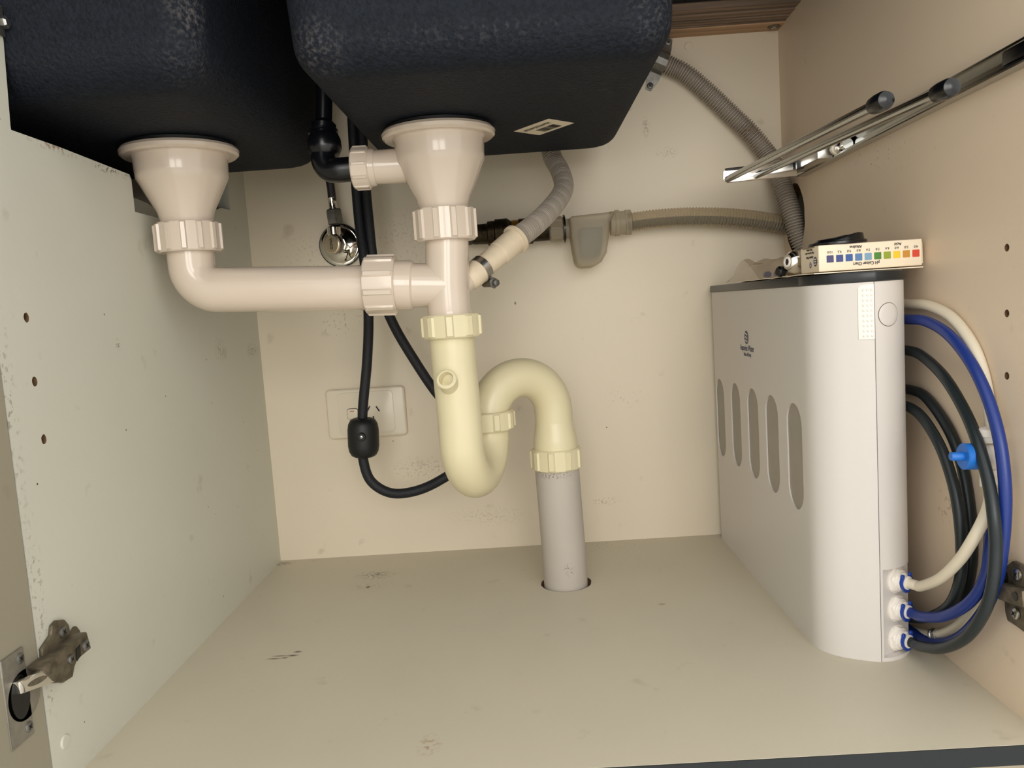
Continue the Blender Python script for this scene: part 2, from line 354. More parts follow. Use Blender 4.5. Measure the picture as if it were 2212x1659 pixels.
# ------------------------------------------------------------------ sink
sink = thing('kitchen_sink', (.2, -.33, .545), 'black granite composite double bowl sink hanging under the worktop', 'sink')
def bowl(x0, x1, y0, y1, hole, rb, dr):
    b = MB(); rings = []; zb = .548; top = H; n = 7
    prof = []
    for i in range(7): prof.append((zb+rb+(top-zb-rb)*(1-i/6), 0))
    for i in range(1, 9):
        t = math.radians(90*i/8); prof.append((zb+rb-rb*math.sin(t), rb*(1-math.cos(t))))
    prof += [(zb, rb+.012), (zb, rb+.03), (zb, rb+.05), (zb, rb+.075)]
    cx, cy, hx, hy = (x0+x1)/2, (y0+y1)/2, (x1-x0)/2, (y1-y0)/2
    for z, ins in prof:
        k = (z-zb)*dr; r = max(.029+k*.6-ins*.5, .010)
        rings.append([V((a, c, z)) for a, c in rrect(cx, cy, hx+k-ins, hy+k-ins, min(r, hx+k-ins-.001), n)])
    b.grid(rings); o = b.build('bowl', M_sink, sink, ang=60)
    g = MB(); g.lathe([(.052, 0), (.0545, -.001), (.0545, -.0035), (.05, -.004)], (hole[0], hole[1], zb), (0, 0, 1), 48); g.build('rubber_seal', M_rub, o)
    return o
LX, RX, TY = .0405, .3123, -.31
bowl_r = bowl(.219, .520, -.519, -.112, (RX, TY), .026, .06)
bowl_l = bowl(-.17, .148, -.519, -.112, (LX, TY), .034, .03)
b = MB(); b.box((.545, -.54, .728), (W-.001, -.093, H)); b.build('drainer_underside', M_sink, sink, bev=.004)
t = thing('sink_clip', P(4, 62, x=.001), 'small metal sink clip at the top left corner against the black left bowl', 'clip')
q = P(2, 66, x=.0015); b = MB(); b.box((.0005, q.y-.012, q.z-.004), (.0025, q.y+.004, q.z+.02)); b.build('clip_plate', M_zinc, t, bev=.0006)
b = MB(); b.lathe([(.004, 0), (.0048, .001), (.0048, .004), (.0035, .0055)], (.0025, q.y+.0005, q.z+.006), (1, 0, 0), 6); b.build('clip_bolt', M_steel, t)
# barcode sticker
zq = .5477
c4 = [P(1110, 284, z=zq), P(1165, 292, z=zq), P(1240, 266, z=zq), P(1185, 257, z=zq)]
b = MB(); b.prism(c4, (0, 0, .0003)); st = b.build('barcode_sticker', M_label, bowl_r, smooth=False); st['label'] = 'white paper sticker with a barcode'
ex = (c4[2]-c4[1]); ey = (c4[0]-c4[1]); b = MB(); t0 = .27
while t0 < .76:
    wd = random.choice((.005, .008, .013)); q = c4[1]+ex*t0+ey*.14-V((0, 0, .0001))
    b.prism([q, q+ex*wd, q+ex*wd+ey*.36, q+ey*.36], (0, 0, -.0001)); t0 += wd+random.choice((.008, .012, .016))
b.build('barcode', M_ink, st, smooth=False)
text('sticker_number', '3269933546238', ey.length*.2, c4[1]+ex*.48+ey*.80-V((0, 0, .0001)), -ex, -ey, M_ink, st, width=ex.length*.72)

# ------------------------------------------------------------------ drain plumbing
def zpx(px, py): return P(px, py, y=TY).z
A = V((0, 0, 1))
def waste(x, zt, zc, zn0, zn1, lab, ph):
    t = thing('sink_waste', (x, TY, zn1), lab, 'drain', 'white waste cups under the two bowls')
    b = MB(); o = V((x, TY, 0))
    b.lathe([(.026, zn1-.002), (.026, zn0+.001), (.0265, zn0+.004), (.0285, zn0+.012), (.0345, zn0+.024), (.0435, zc-.004), (.0458, zc), (.0462, zc+.006), (.0468, zt-.003), (.048, zt), (.056, zt-.0005), (.0585, zt+.0015), (.0592, zt+.005), (.0575, zt+.0078), (.053, zt+.0085), (.03, zt+.0085)], o, A, 64)
    b.build('waste_cup', M_white, t)
    return t
wr = waste(RX, .5355, .5115, .463, .433, 'white plastic sink waste cup under the right bowl with side overflow spigot', .2)
wl = waste(LX, .5355, .5125, .4665, .439, 'white plastic sink waste cup under the left bowl beside the cut side panel', .1)
b = MB(); b.nut((RX, TY, .4305), A, .0315, .0335, 11, ph=.3); b.build('coupling_nut', M_white, wr)
b = MB(); b.nut((LX, TY, .4365), A, .0325, .031, 13, ph=.3); b.build('coupling_nut', M_white, wl)
sp0 = P(868, 358, y=TY); sp1 = P(800, 362, y=TY); sp2 = P(763, 364, y=TY); axs = (sp2-sp0).normalized()
b = MB(); b.lathe([(.0175, -.012), (.0175, (sp1-sp0).length+.002)], sp0, axs, 36); b.lathe([(.0185, (sp1-sp0).length-.006), (.0195, (sp1-sp0).length-.003), (.0195, (sp1-sp0).length+.002)], sp0, axs, 36); b.build('overflow_spigot', M_white, wr)
b = MB(); b.nut(sp1, axs, .0215, (sp2-sp1).length, 10, .0012, .1, ph=.2); b.build('spigot_nut', M_white, wr)

# bend from left waste
t = thing('waste_bend', (LX, TY, .43), 'white horizontal waste pipe with an elbow from left bowl to the tee', 'pipe')
e0 = P(500, 626, y=TY); e1 = P(840, 621, y=TY); dirp = (e1-e0).normalized(); rb = .027
cz = e0.z+(LX+rb-e0.x)*dirp.z/dirp.x; c = V((LX+rb, TY, cz+rb))
pts = [V((LX, TY, .440)), V((LX, TY, .433))]+arc(c, (-1, 0, 0), (0, 0, -1), rb, 0, math.pi/2, 18)+[e0, e0.lerp(e1, .5), e1]
b = MB(); b.tube(pts, .0238, 40); b.build('bend_pipe', M_white, t)
n0 = P(791, 617, y=TY); n1 = P(858, 615, y=TY)
b = MB(); b.nut(n0, n1-n0, .0305, (n1-n0).length, 10, .0018, .14, ph=.1); b.build('coupling_nut', M_white, t)

# tee
t = thing('waste_tee', (RX, TY, .35), 'white plastic tee joining both sink wastes above the cream trap', 'pipe')
b = MB(); TX = P(966, 610, y=TY).x; tb = P(930, 619, y=TY).z
b.tube([V((P(965, 505, y=TY).x, TY, .434)), V((TX, TY, tb)), V((P(972, 690, y=TY).x, TY, .345))], .0228, 44)
b.lathe([(.0232, .003), (.0236, .0), (.0255, -.006), (.0262, -.010), (.0262, -.014)], (P(973, 690, y=TY).x, TY, .3535), A, 44)
s0 = P(860, 616, y=TY); s1 = P(893, 615, y=TY); s2 = V((TX, TY, tb)); ax = (s2-s0).normalized(); L1 = (s1-s0).length
b.lathe([(.0262, -.003), (.0264, L1-.004), (.0258, L1-.001), (.0232, L1+.001), (.0230, (s2-s0).length)], s0, ax, 44)
h0 = V((TX, TY, P(985, 640, y=TY).z)); h1 = P(1118, 514, y=-.25); hx = (h1-h0).normalized(); HL = (h1-h0).length
b.lathe([(.0112, .008), (.0112, .05), (.010, .07)], h0, hx, 28); b.build('tee_body', M_white, t)
# rubber connector for the dishwasher hose, with clamp
t2 = thing('hose_connector', P(1048, 590, y=-.26), 'cream rubber hose connector on the tee held by a steel worm clamp', 'connector')
d0 = (P(1028, 607, y=-.295)-h0).dot(hx)
b = MB(); b.lathe([(.0115, d0-.006), (.0130, d0-.003), (.0136, d0+.003), (.0134, d0+.018), (.0124, d0+.024), (.0130, HL-.040), (.0132, HL-.0330), (.0140, HL-.0325), (.0143, HL-.005), (.0170, HL-.0045), (.0170, HL-.001), (.0125, HL)], h0, hx, 40); b.build('rubber_cone', M_cone, t2)
cb = d0+.013
b = MB(); b.lathe([(.0132, cb-.0001), (.0144, cb), (.0144, cb+.0085), (.0132, cb+.0086)], h0, hx, 40); b.build('clamp_band', M_steel, t2)
cc = h0+hx*(cb+.0045); tn = V((.3, -1, -.3)); tn = (tn-hx*tn.dot(hx)).normalized(); sd = tn.cross(hx).normalized()
if sd.z > 0: sd = -sd
b = MB(); q = cc+sd*.0185
b.lathe([(.004, -.009), (.0046, -.008), (.0046, .006), (.003, .007)], q, tn, 16); b.build('clamp_housing', M_dull, t2)
b = MB(); b.lathe([(.0028, .005), (.0062, .0072), (.0062, .0095), (.004, .010), (.004, .0145), (.003, .015)], q, tn, 6); b.build('clamp_screw', M_zinc, t2)

# trap
tx = P(985, 800, y=TY).x; ty = TY; ro = .0238
bot = P(1003, 1073, y=-.262).z+ro; outx, outy = PX-.003, PY
rx_, ry_ = tx+.026, TY+.094; Rv = V((rx_-tx, ry_-ty, 0)); RU = Rv.length/2; Rd = Rv.normalized()
zu = bot+RU
Av = V((outx-rx_, outy-ry_, 0)); RA = Av.length/2; Ad = Av.normalized()
za = P(1118, 774, y=(ry_+outy)/2).z-ro-RA
t = thing('drain_trap', (tx, ty, bot-ro), 'cream plastic S shaped drain trap between the white tee and grey floor pipe', 'pipe')
pts = [V((P(975, 730, y=TY).x, ty, .335)), V((tx, ty, zu+.03)), V((tx, ty, zu))]
pts += arc(V((tx, ty, zu))+Rd*RU, -Rd, (0, 0, -1), RU, 0, math.pi, 26)[1:]
pts += arc(V((rx_, ry_, za))+Ad*RA, -Ad, (0, 0, 1), RA, 0, math.pi, 28)
z1 = P(1198, 925, y=outy-.02).z; z2 = P(1198, 950, y=outy-.02).z; z3 = P(1200, 985, y=outy-.02).z; z4 = P(1202, 1020, y=outy-.02).z
b = MB(); b.tube(pts+[V((outx, outy, z1))], ro, 44)
b.lathe([(ro, z1+.006), (.0245, z1), (.0272, z2), (.0278, z2-.004), (.0278, z3)], (outx, outy, 0), A, 44); b.build('trap_pipe', M_cream, t)
b = MB(); b.nut((P(976, 705, y=TY).x, ty, P(976, 731, y=TY).z+.001), A, .0308, .0245, 9, .002, .17, ph=.45); b.build('inlet_nut', M_cream, t)
b = MB(); zc = P(1050, 928, y=ry_).z; b.nut((rx_, ry_, zc), A, .0305, .0225, 9, .002, .17, ph=.1); b.build('middle_nut', M_cream, t)
b = MB(); b.nut((outx, outy, z4+.001), A, .0308, z3-z4+.006, 9, .002, .17, ph=.2); b.build('outlet_nut', M_cream, t)
q0 = P(975, 838, y=TY-.012); qd = V((-.12, -.86, .5)).normalized()
b = MB(); b.lathe([(.0108, -.012), (.0102, .018), (.0108, .0185), (.0108, .0225), (.0098, .0235), (.0078, .0236), (.0072, .012), (.0001, .0118)], q0, qd, 30); b.build('trap_spigot', M_cream, t)
# grey floor pipe
b = MB(); b.tube([V((outx, outy, z4+.004)), V((PX-.0008, PY, .05)), V((PX, PY, -.10))], .0279, 48)
tag(b.build('drain_pipe', M_gpipe), 'grey plastic drain pipe standing in a hole in the cabinet floor', 'pipe')

# overflow pipe (black)
t = thing('overflow_pipe', (.19, TY, .5), 'glossy black overflow pipe between the two bowls entering the white spigot nut', 'pipe')
k = [sp2+V((.012, 0, 0)), sp2+V((-.004, 0, -.0005)), P(730, 368, y=TY), P(712, 366, y=TY+.002), P(700, 352, y=TY+.004), P(698, 335, y=TY+.006)]
b = MB(); b.tube(smooth(k, 6), .0128, 24); b.build('elbow', M_blk, t)
c0 = P(704, 342, y=TY+.006); c1 = P(698, 284, y=TY+.012); ad = (c1-c0); L0 = ad.length
b = MB(); b.lathe([(.010, 0), (.0145, .003), (.0175, .010), (.0175, .019), (.0155, L0*.82), (.0135, L0*.86), (.0135, L0*.9), (.0155, L0*.92), (.0155, L0)], c0, ad, 32); b.build('overflow_bulb', M_blk, t)
b = MB(); b.tube(smooth([c1-ad*.1, P(700, 250, y=TY+.014), P(700, 190, y=TY+.018), P(695, 120, y=TY+.025)], 5), .0085, 18, rfun=lambda d: .013 if d < .012 else .0085); b.build('overflow_stem', M_blk, t)

# ------------------------------------------------------------------ pull-out tap hose
t = thing('tap_hose', P(790, 700, y=-.09), 'black braided pull out tap hose hanging in a loop with a weight', 'hose')
yh = -.095
pk = [(757, 120), (760, 230), (768, 380), (776, 480), (789, 580), (796, 680), (793, 780), (784, 880), (783, 945), (785, 995), (802, 1040), (845, 1065), (900, 1060), (955, 1035), (1000, 1000), (1012, 945), (985, 895), (940, 845), (890, 770), (852, 705), (825, 640), (806, 560), (797, 480), (788, 380), (779, 230), (772, 120)]
b = MB(); b.tube(smooth([P(px, py, y=yh-(.012 if 3 < i < 13 else 0)) for i, (px, py) in enumerate(pk)], 7), .0067, 16); b.build('braided_hose', M_braid, t)
wc = P(785, 945, y=yh-.012)
b = MB(); wd = (P(783, 905, y=yh-.012)-P(786, 985, y=yh-.012)).normalized()
b.lathe([(.007, -.0265), (.0125, -.0262), (.0165, -.024), (.0195, -.0185), (.0208, -.011), (.0208, .011), (.0195, .0185), (.0165, .024), (.0125, .0262), (.007, .0265)], wc, wd, 40); wo = b.build('hose_weight', M_rub, t)
b = MB(); b.lathe([(.006, 0), (.005, .0012), (.0001, .0012)], wc+V((.002, -.0206, .004)), (0, -1, 0), 24); b.build('screw_recess', M_blk, wo)
screw(wo, wc+V((.002, -.0216, .004)), (0, -1, 0), .0022, 'weight_screw', M_steel, False)

# ------------------------------------------------------------------ stop valve with braided supply hose
t = thing('stop_valve', P(735, 530, y=0), 'chrome stop valve on the back panel with round wall flange above the waste pipe', 'valve')
vc = P(736, 530, y=-.003)
b = MB(); b.lathe([(.0295, 0), (.0295, .003), (.028, .0042), (.0255, .0045), (.0245, .006), (.016, .010), (.0115, .012), (.0105, .013)], vc, (0, -1, 0), 48); b.build('wall_flange', M_chrome, t)
b = MB(); b.lathe([(.0308, -.0002), (.0308, .0018), (.0295, .002)], vc, (0, -1, 0), 48); b.build('flange_gasket', M_rub, t)
b = MB(); b.lathe([(.0100, .0), (.0100, .02), (.0118, .021), (.0118, .036), (.0105, .037)], vc+V((0, -.006, 0)), (0, -1, 0), 8); vb = vc+V((0, -.034, 0)); b.lathe([(.0085, 0), (.0085, .012), (.0095, .0125), (.0095, .022)], vb, (0, 0, 1), 28); b.build('valve_body', M_chrome, t)
hc = P(716, 527, y=-.052); hn = V((-.46, -.89, .02)).normalized()
b = MB(); b.lathe([(.006, -.02), (.008, -.012), (.0122, -.0118), (.0136, -.0105), (.0136, -.005), (.0128, -.0035)], hc, hn, 32, rf=lambda a, h: 1+.03*math.cos(10*a)); hd = b.build('valve_handle', M_dkchrome, t)
b = MB(); b.lathe([(.0128, -.0035), (.0128, -.001), (.0118, 0), (.0001, .0006)], hc, hn, 32); b.build('handle_cap', M_capb, hd)
text('handle_letters', 'VINCO', .0060, hc+hn*.0005-hn.cross(V((0, 0, -1)))*.002, V((0, 0, -1)), hn.cross(V((0, 0, -1))), M_ink, hd, width=.015, bold=.00012)
t = thing('supply_hose', P(722, 470, y=-.04), 'steel braided supply hose running up from the chrome stop valve', 'hose')
hp = [P(728, 500, y=-.038), P(723, 470, y=-.038), P(718, 440, y=-.038), P(714, 400, y=-.038), P(703, 350, y=-.038), P(700, 250, y=-.04), P(702, 120, y=-.045)]
b = MB(); b.tube(smooth(hp[2:], 8), .0056, 14); b.build('braided_hose', M_steelbraid, t)
b = MB(); dn = (hp[1]-hp[0]); b.lathe([(.0105, -.009), (.0115, -.0075), (.0115, .0095), (.0095, .0115)], hp[1], dn, 6); b.build('hose_nut', M_zinc, t)
b = MB(); b.lathe([(.0068, .009), (.0068, .013), (.0058, .014), (.0058, .026), (.0062, .027)], hp[1], dn, 20); b.build('ferrule', M_chrome, t)

# ------------------------------------------------------------------ dishwasher inlet: brass valve, leak-stop housing, clear hose
yv = -.035
v0 = P(1010, 508, y=yv); v1 = P(1222, 494, y=yv); va = (v1-v0).normalized()
def vx(px): return (P(px, 500, y=yv)-v0).dot(va)
t = thing('brass_valve', v0, 'tarnished brass tap valve on the back panel behind the ribbed grey hose', 'valve')
b = MB(); b.lathe([(.012, 0), (.0135, vx(1026)), (.0135, vx(1030)), (.0140, vx(1052)), (.0165, vx(1054)), (.0172, vx(1068)), (.0155, vx(1069)), (.0188, vx(1070)), (.0192, vx(1096)), (.0165, vx(1102)), (.0150, vx(1106))], v0, va, 28, rf=lambda a, h: 1+.03*math.cos(6*a))
b.lathe([(.0152, vx(1120)), (.0178, vx(1122)), (.0178, vx(1150)), (.015, vx(1152)), (.0148, vx(1190))], v0, va, 28); b.lathe([(.011, -.036), (.012, 0), (.012, .012)], v0, (0, -1, 0), 24); b.build('valve_body', M_brass, t)
b = MB(); b.lathe([(.0158, vx(1106)), (.0165, vx(1107)), (.0165, vx(1120)), (.0158, vx(1121))], v0, va, 30); b.build('knurled_ring', M_gold, t)
t = thing('inlet_hose', v1, 'clear ribbed dishwasher inlet hose with a translucent leak stop housing on back panel', 'hose')
b = MB(); b.nut(v0+va*vx(1186), va, .0165, vx(1217)-vx(1186), 8, .0014, .12); b.build('inlet_nut', M_aqua, t)
b = MB(); b.lathe([(.0155, vx(1217)), (.0192, vx(1217.5)), (.0192, vx(1221)), (.0155, vx(1222))], v0, va, 36); b.build('black_washer', M_blk, t)
b = MB(); b.lathe([(.0135, vx(1222)), (.0135, vx(1234))], v0, va, 28); b.build('inlet_collar', M_aqua, t)
ol = [(1230, 467), (1330, 456), (1318, 480), (1316, 512), (1311, 545), (1300, 565), (1286, 575), (1255, 578), (1245, 570), (1240, 545), (1234, 510)]
b = MB(); b.prism([P(px, py, y=-.058) for px, py in ol], (0, .046, 0)); b.build('leak_stop_housing', M_aqua, t, bev=.005, seg=3)
b = MB(); b.prism([P(px, py, y=-.045) for px, py in ((1252, 492), (1302, 490), (1300, 532), (1296, 553), (1256, 556))], (0, .025, 0)); b.build('leak_stop_core', M_aquain, t, bev=.002)
r0_ = P(1318, 483, y=-.036); r1_ = P(1362, 480, y=-.036); ax = (r1_-r0_)
b = MB(); b.lathe([(.0165, 0), (.0165, .006), (.0178, .0065), (.0178, .012), (.0160, .0125), (.0160, .020), (.0172, .0205), (.0172, ax.length), (.014, ax.length+.001)], r0_, ax, 36); b.build('hose_ferrule', M_aqua, t)
hp = [P(1358, 480, y=-.036), P(1420, 472, y=-.036), P(1490, 468, y=-.036), P(1560, 469, y=-.037), P(1630, 475, y=-.030), P(1690, 485, y=-.024), P(1712, 491, y=-.022), P(1740, 500, y=-.022)]
cl = resample(smooth(hp, 30), .0007); b = MB(); b.tube(cl, .012, 22, rfun=lambda d: .0121+.0008*math.sin(2*math.pi*d/.0042)); b.build('corrugated_hose', M_clear, t)
b = MB(); b.tube(resample([q+V((0, .0005, -.0045)) for q in smooth(hp, 30)], .0008), .0055, 16, rfun=lambda d: .0056+.0006*math.sin(2*math.pi*d/.0034)); b.build('inner_hose', M_inner, t)

# ------------------------------------------------------------------ grey corrugated drain hose with saddle clip
t = thing('drain_hose', P(1580, 247, y=-.02), 'grey ribbed dishwasher drain hose looping up the back panel to the tee', 'hose')
hp = [h0+hx*(HL-.012), h1, P(1150, 490, y=-.228), P(1182, 460, y=-.19), P(1209, 426, y=-.143), P(1218, 400, y=-.112), P(1209, 368, y=-.084), P(1192, 335, y=-.066), P(1190, 290, y=-.06), P(1210, 220, y=-.05), P(1260, 150, y=-.04), P(1330, 115, y=-.03), P(1390, 118, y=-.02),
      P(1447, 142, y=-.0155), P(1485, 162, y=-.0155), P(1532, 202, y=-.016), P(1580, 247, y=-.018), P(1621, 287, y=-.02), P(1655, 329, y=-.023), P(1676, 366, y=-.032), P(1697, 421, y=-.048), P(1713, 470, y=-.057), P(1725, 512, y=-.060), P(1742, 548, y=-.062)]
cl = resample(smooth(hp, 24), .0006)
def rr(d): return .0112+.0016*min(1, max(-1, 1.8*math.sin(2*math.pi*d/.0037)+.5))
b = MB(); b.tube(cl, .012, 24, rfun=rr); b.build('ribbed_hose', M_ghose, t)
t = thing('saddle_clip', P(1424, 140, y=0), 'metal saddle clip screwed over the grey hose beside the right bowl', 'clip')
a0 = P(1443, 92, y=-.001); a1 = P(1404, 186, y=-.001); sdv = (a1-a0).normalized(); wv = V((0, 1, 0)).cross(sdv).normalized(); Ls = (a1-a0).length
prof = [(-.006, .0), (.008, .0), (Ls*.5-.0145, .004), (Ls*.5-.0135, .018), (Ls*.5-.008, .0265), (Ls*.5, .0285), (Ls*.5+.008, .0265), (Ls*.5+.0135, .018), (Ls*.5+.0145, .004), (Ls-.008, .0), (Ls+.006, .0)]
wds = [.004, .0085, .0085, .0085, .0085, .0085, .0085, .0085, .0085, .0085, .004]
b = MB(); rings = []
for (u, h), wd in zip(prof, wds):
    q = a0+sdv*u+V((0, -h, 0)); rings.append([q+wv*wd, q-wv*wd, q-wv*wd+V((0, -.0012, 0)), q+wv*wd+V((0, -.0012, 0))])
b.grid(rings); b.build('strap', M_zinc, t, ang=25)
screw(t, a0+V((0, -.0018, 0)), (0, -1, 0), .0045); screw(t, a1+V((0, -.0018, 0)), (0, -1, 0), .0045)

# ------------------------------------------------------------------ power outlet
gx, gz = .0913, .1801
t = thing('power_outlet', (gx+.058, 0, gz), 'cream single power outlet with rocker switch on the back panel behind hose weight', 'outlet')
b = MB(); b.prism([V((a, -.0005, c)) for a, c in rrect(gx+.058, gz+.0365, .058, .0365, .006)], (0, -.008, 0)); b.build('cover_plate', M_gpo, t, bev=.003, seg=3)
b = MB(); b.prism([V((a, -.008, c)) for a, c in rrect(gx+.058, gz+.0365, .041, .031, .007)], (0, -.0015, 0)); b.build('socket_face', M_gpo, t, bev=.0005)
b = MB(); c = P(762, 894, y=-.0095); b.prism([V((a, -.009, cc)) for a, cc in rrect(c.x, c.z, .0085, .0082, .004)], (0, -.0009, 0)); b.build('switch_surround', M_gap, t, bev=.0003)
b = MB(); b.prism([V((a, -.009, cc)) for a, cc in rrect(c.x, c.z, .0078, .0075, .0035)], (0, -.003, 0)); sw = b.build('rocker_switch', M_gpo, t, bev=.001)
b = MB(); b.box((c.x-.003, -.01225, c.z+.0032), (c.x+.003, -.0119, c.z+.0048)); b.build('red_mark', mat('red_mark', S(206, 120, 100), .5), sw, smooth=False)
for (px, py, an) in ((816, 883, 30), (796, 883, -30), (807, 905, 0)):
    c = P(px, py, y=-.0097); b = MB(); s_, c_ = math.sin(math.radians(an)), math.cos(math.radians(an)); u = V((s_, 0, -c_)); k = V((c_, 0, s_))
    b.prism([c+u*.0042+k*.001, c-u*.0042+k*.001, c-u*.0042-k*.001, c+u*.0042-k*.001], (0, -.0003, 0)); b.build('socket_slot', M_ink, t, smooth=False)

# ------------------------------------------------------------------ towel rail on the right panel
t = thing('towel_rail', P(1860, 305, x=W), 'chrome pull out towel rail with two black tipped arms on right panel', 'towel rail')
def zr(y): return .5105-(y+.09)*.013
ys, ye = -.088, -.575
b = MB(); rings = []
for y in (ys, ye):
    z = zr(y); h = .0088
    rings.append([V((W-.0003, y, z-h)), V((W-.011, y, z-h)), V((W-.012, y, z-h+.001)), V((W-.012, y, z-h+.0028)), V((W-.011, y, z-h+.0036)), V((W-.003, y, z-h+.0036)), V((W-.003, y, z+h-.0036)), V((W-.011, y, z+h-.0036)), V((W-.012, y, z+h-.0028)), V((W-.012, y, z+h-.001)), V((W-.011, y, z+h)), V((W-.0003, y, z+h))])
b.grid(rings); b.build('slide_channel', M_rod, t, ang=30)
b = MB(); b.box((W-.0118, -.572, zr(-.55)-.0050), (W-.003, -.535, zr(-.55)+.0050)); b.build('channel_stop', M_blk, t, bev=.001)
yb = -.15
for i, (a, c) in enumerate((((1572, 387), (1905, 220)), ((1634, 379), (2045, 193)))):
    q = P(*a, y=yb); xx = q.x; tip = P(*c, x=xx); tip.z = tip.z
    b = MB(); b.tube([q, tip], .0041, 20); ro_ = b.build('rail_arm', M_rod, t)
    dd = (tip-q).normalized(); b = MB(); b.lathe([(.0045, -.013), (.0062, -.0125), (.0068, -.006), (.0068, .004), (.0058, .007), (.003, .0082), (.0001, .0085)], tip, dd, 24); b.build('end_cap', M_blk, ro_)
pl = [P(1568, 363, y=yb), P(1722, 348, y=yb), P(1722, 380, y=yb), P(1570, 395, y=yb), P(1562, 388, y=yb), P(1562, 370, y=yb)]
b = MB(); b.prism(pl, (0, .0025, 0)); b.build('cross_bar', M_chrome, t, bev=.0006)
pb = [P(1728, 350, y=yb+.004), P(1790, 344, y=yb+.004), P(1800, 352, y=yb+.004), P(1800, 370, y=yb+.004), P(1728, 382, y=yb+.004)]
b = MB(); cr0 = P(1735, 365, x=W-.012); cr1 = P(1800, 332, x=W-.012)
b.box((W-.030, cr1.y, zr(-.15)-.0078), (W-.0125, cr0.y, zr(-.15)+.0078)); cb_ = b.build('carriage', M_steel, t, bev=.0008)
cb_['label'] = 'bright steel carriage'
b = MB(); b.box((W-.033, yb-.004, zr(yb)-.0085), (W-.024, yb+.004, zr(yb)+.0085)); b.build('carriage_gap_shade', M_blk, t)  # solid black block standing in for the shaded gap beside the carriage
for k in range(3):
    b = MB(); b.lathe([(.0024, 0), (.0024, .0007), (.0012, .0008), (.0001, .0001)], (W-.030, cr0.y-.012-.012*k, zr(-.15)+(.001, .001, .004)[k]), (-1, 0, 0), 14); b.build('rivet', M_zinc, t)
b = MB(); cy_ = cr1.y-.004; b.lathe([(.0055, 0), (.0072, .001), (.0072, .006), (.0055, .007)], (W-.011, cy_, zr(cy_)), (0, -1, 0), 24); b.build('roller', M_gpo, t)
b = MB(); b.lathe([(.004, 0), (.006, .001), (.006, .009), (.0045, .010), (.0045, .016), (.006, .017), (.006, .024)], (W-.010, cy_-.008, zr(cy_)), (0, -1, 0), 24); b.build('roller_shaft', M_chrome, t)

# ------------------------------------------------------------------ water filter unit
FT = .3583
FO = [(.657, -.374), (.65715, -.380), (.6578, -.387), (.6596, -.394), (.6627, -.4005), (.667, -.4065), (.6725, -.412), (.679, -.4167), (.687, -.4211), (.696, -.4255), (.7055, -.4288)]
FO2 = [(.7062, -.4288), (.716, -.4278), (.726, -.4240), (.735, -.4175), (.742, -.4085), (.7445, -.397), (.7445, -.02), (.7062, -.02)]
def fine(pl, a, e): return pl[:a]+[tuple(q)[:2] for q in smooth([(x, y, 0) for x, y in pl[a:e]], 4)]+pl[e:]
FO = fine(FO, 0, len(FO)); FO2 = fine(FO2, 0, 6); NF = 20
t = thing('water_filter', (.70, -.22, 0), 'white under sink water filter unit with five oval windows on the cabinet floor', 'water filter')
wins = []
for (a, c) in (((1548, 818), (1565, 987)), ((1582, 828), (1598, 1008)), ((1620, 838), (1634, 1035)), ((1660, 853), (1676, 1065)), ((1708, 869), (1725, 1102))):
    p0 = P(*a, x=.657); p1 = P(*c, x=.657); wins.append(((p0.y+p1.y)/2-.001, (p0.z+p1.z)/2))
wins[0] = (-.0445, wins[0][1])
def stad(cy, cz_, hw, hh, n=12):
    out = []
    for i in range(n+1): th = math.pi*i/n; out.append((cy+hw*math.cos(th), cz_+hh-hw+hw*math.sin(th)))
    for i in range(n+1): th = math.pi+math.pi*i/n; out.append((cy+hw*math.cos(th), cz_-hh+hw+hw*math.sin(th)))
    return out
b = MB(); b.plate([(-.374, 0), (-.02, 0), (-.02, FT), (-.374, FT)], [stad(cy, cz_, .0225, .0552) for cy, cz_ in wins], lambda a, c, d: V((.657+d, a, c)), .004)
n = len(FO); rings = [[V((x, y, z)) for x, y in FO+[(.7055, -.02), (.661, -.02)]] for z in (0, FT)]
b.grid(rings); shell = b.build('filter_shell', M_shell, t, ang=28)
# remove the inner left wall of the shell so the windows look into the case
bm = bmesh.new(); bm.from_mesh(shell.data)
kill = [f for f in bm.faces if all(.6569 < v.co.x < .6612 for v in f.verts) and abs(f.normal.y) < .9 and len(f.verts) == 4 and abs(f.calc_center_median().y+.19) < .03 and f.calc_area() > .05]
bmesh.ops.delete(bm, geom=kill, context='FACES_ONLY'); bm.to_mesh(shell.data); bm.free()
zp0, zp1 = P(1913, 1421, y=-.428).z, P(1911, 1231, y=-.428).z
b = MB(); ch = [(.7085, -.4284), (.7100, -.424), (.7435, -.4035), (.7445, -.397)]
for z0, z1_, poly in ((0, zp0, FO2), (zp1, FT, FO2), (zp0, zp1, [(.7062, -.4288), (.7085, -.4286)]+ch[1:]+FO2[-2:])):
    b.grid([[V((x, y, z)) for x, y in poly] for z in (z0, z1_)])
panel = b.build('front_panel', M_shell, t, ang=28)
lo = [(.655, -.018), (.655, -.375)]+[(x+(x-.70)*.03, y*1.004) for x, y in FO[1:]]+[(x+(x-.70)*.03, y*1.004) for x, y in FO2[1:-2]]+[(.7462, -.018)]
b = MB(); b.prism([V((x, y, FT+.0003)) for x, y in lo], (0, 0, .0092)); b.build('filter_lid', M_lid, t, bev=.0015)
tint = [S(120, 110, 104), S(96, 98, 100), S(112, 110, 92), S(84, 112, 126), S(86, 104, 96)]
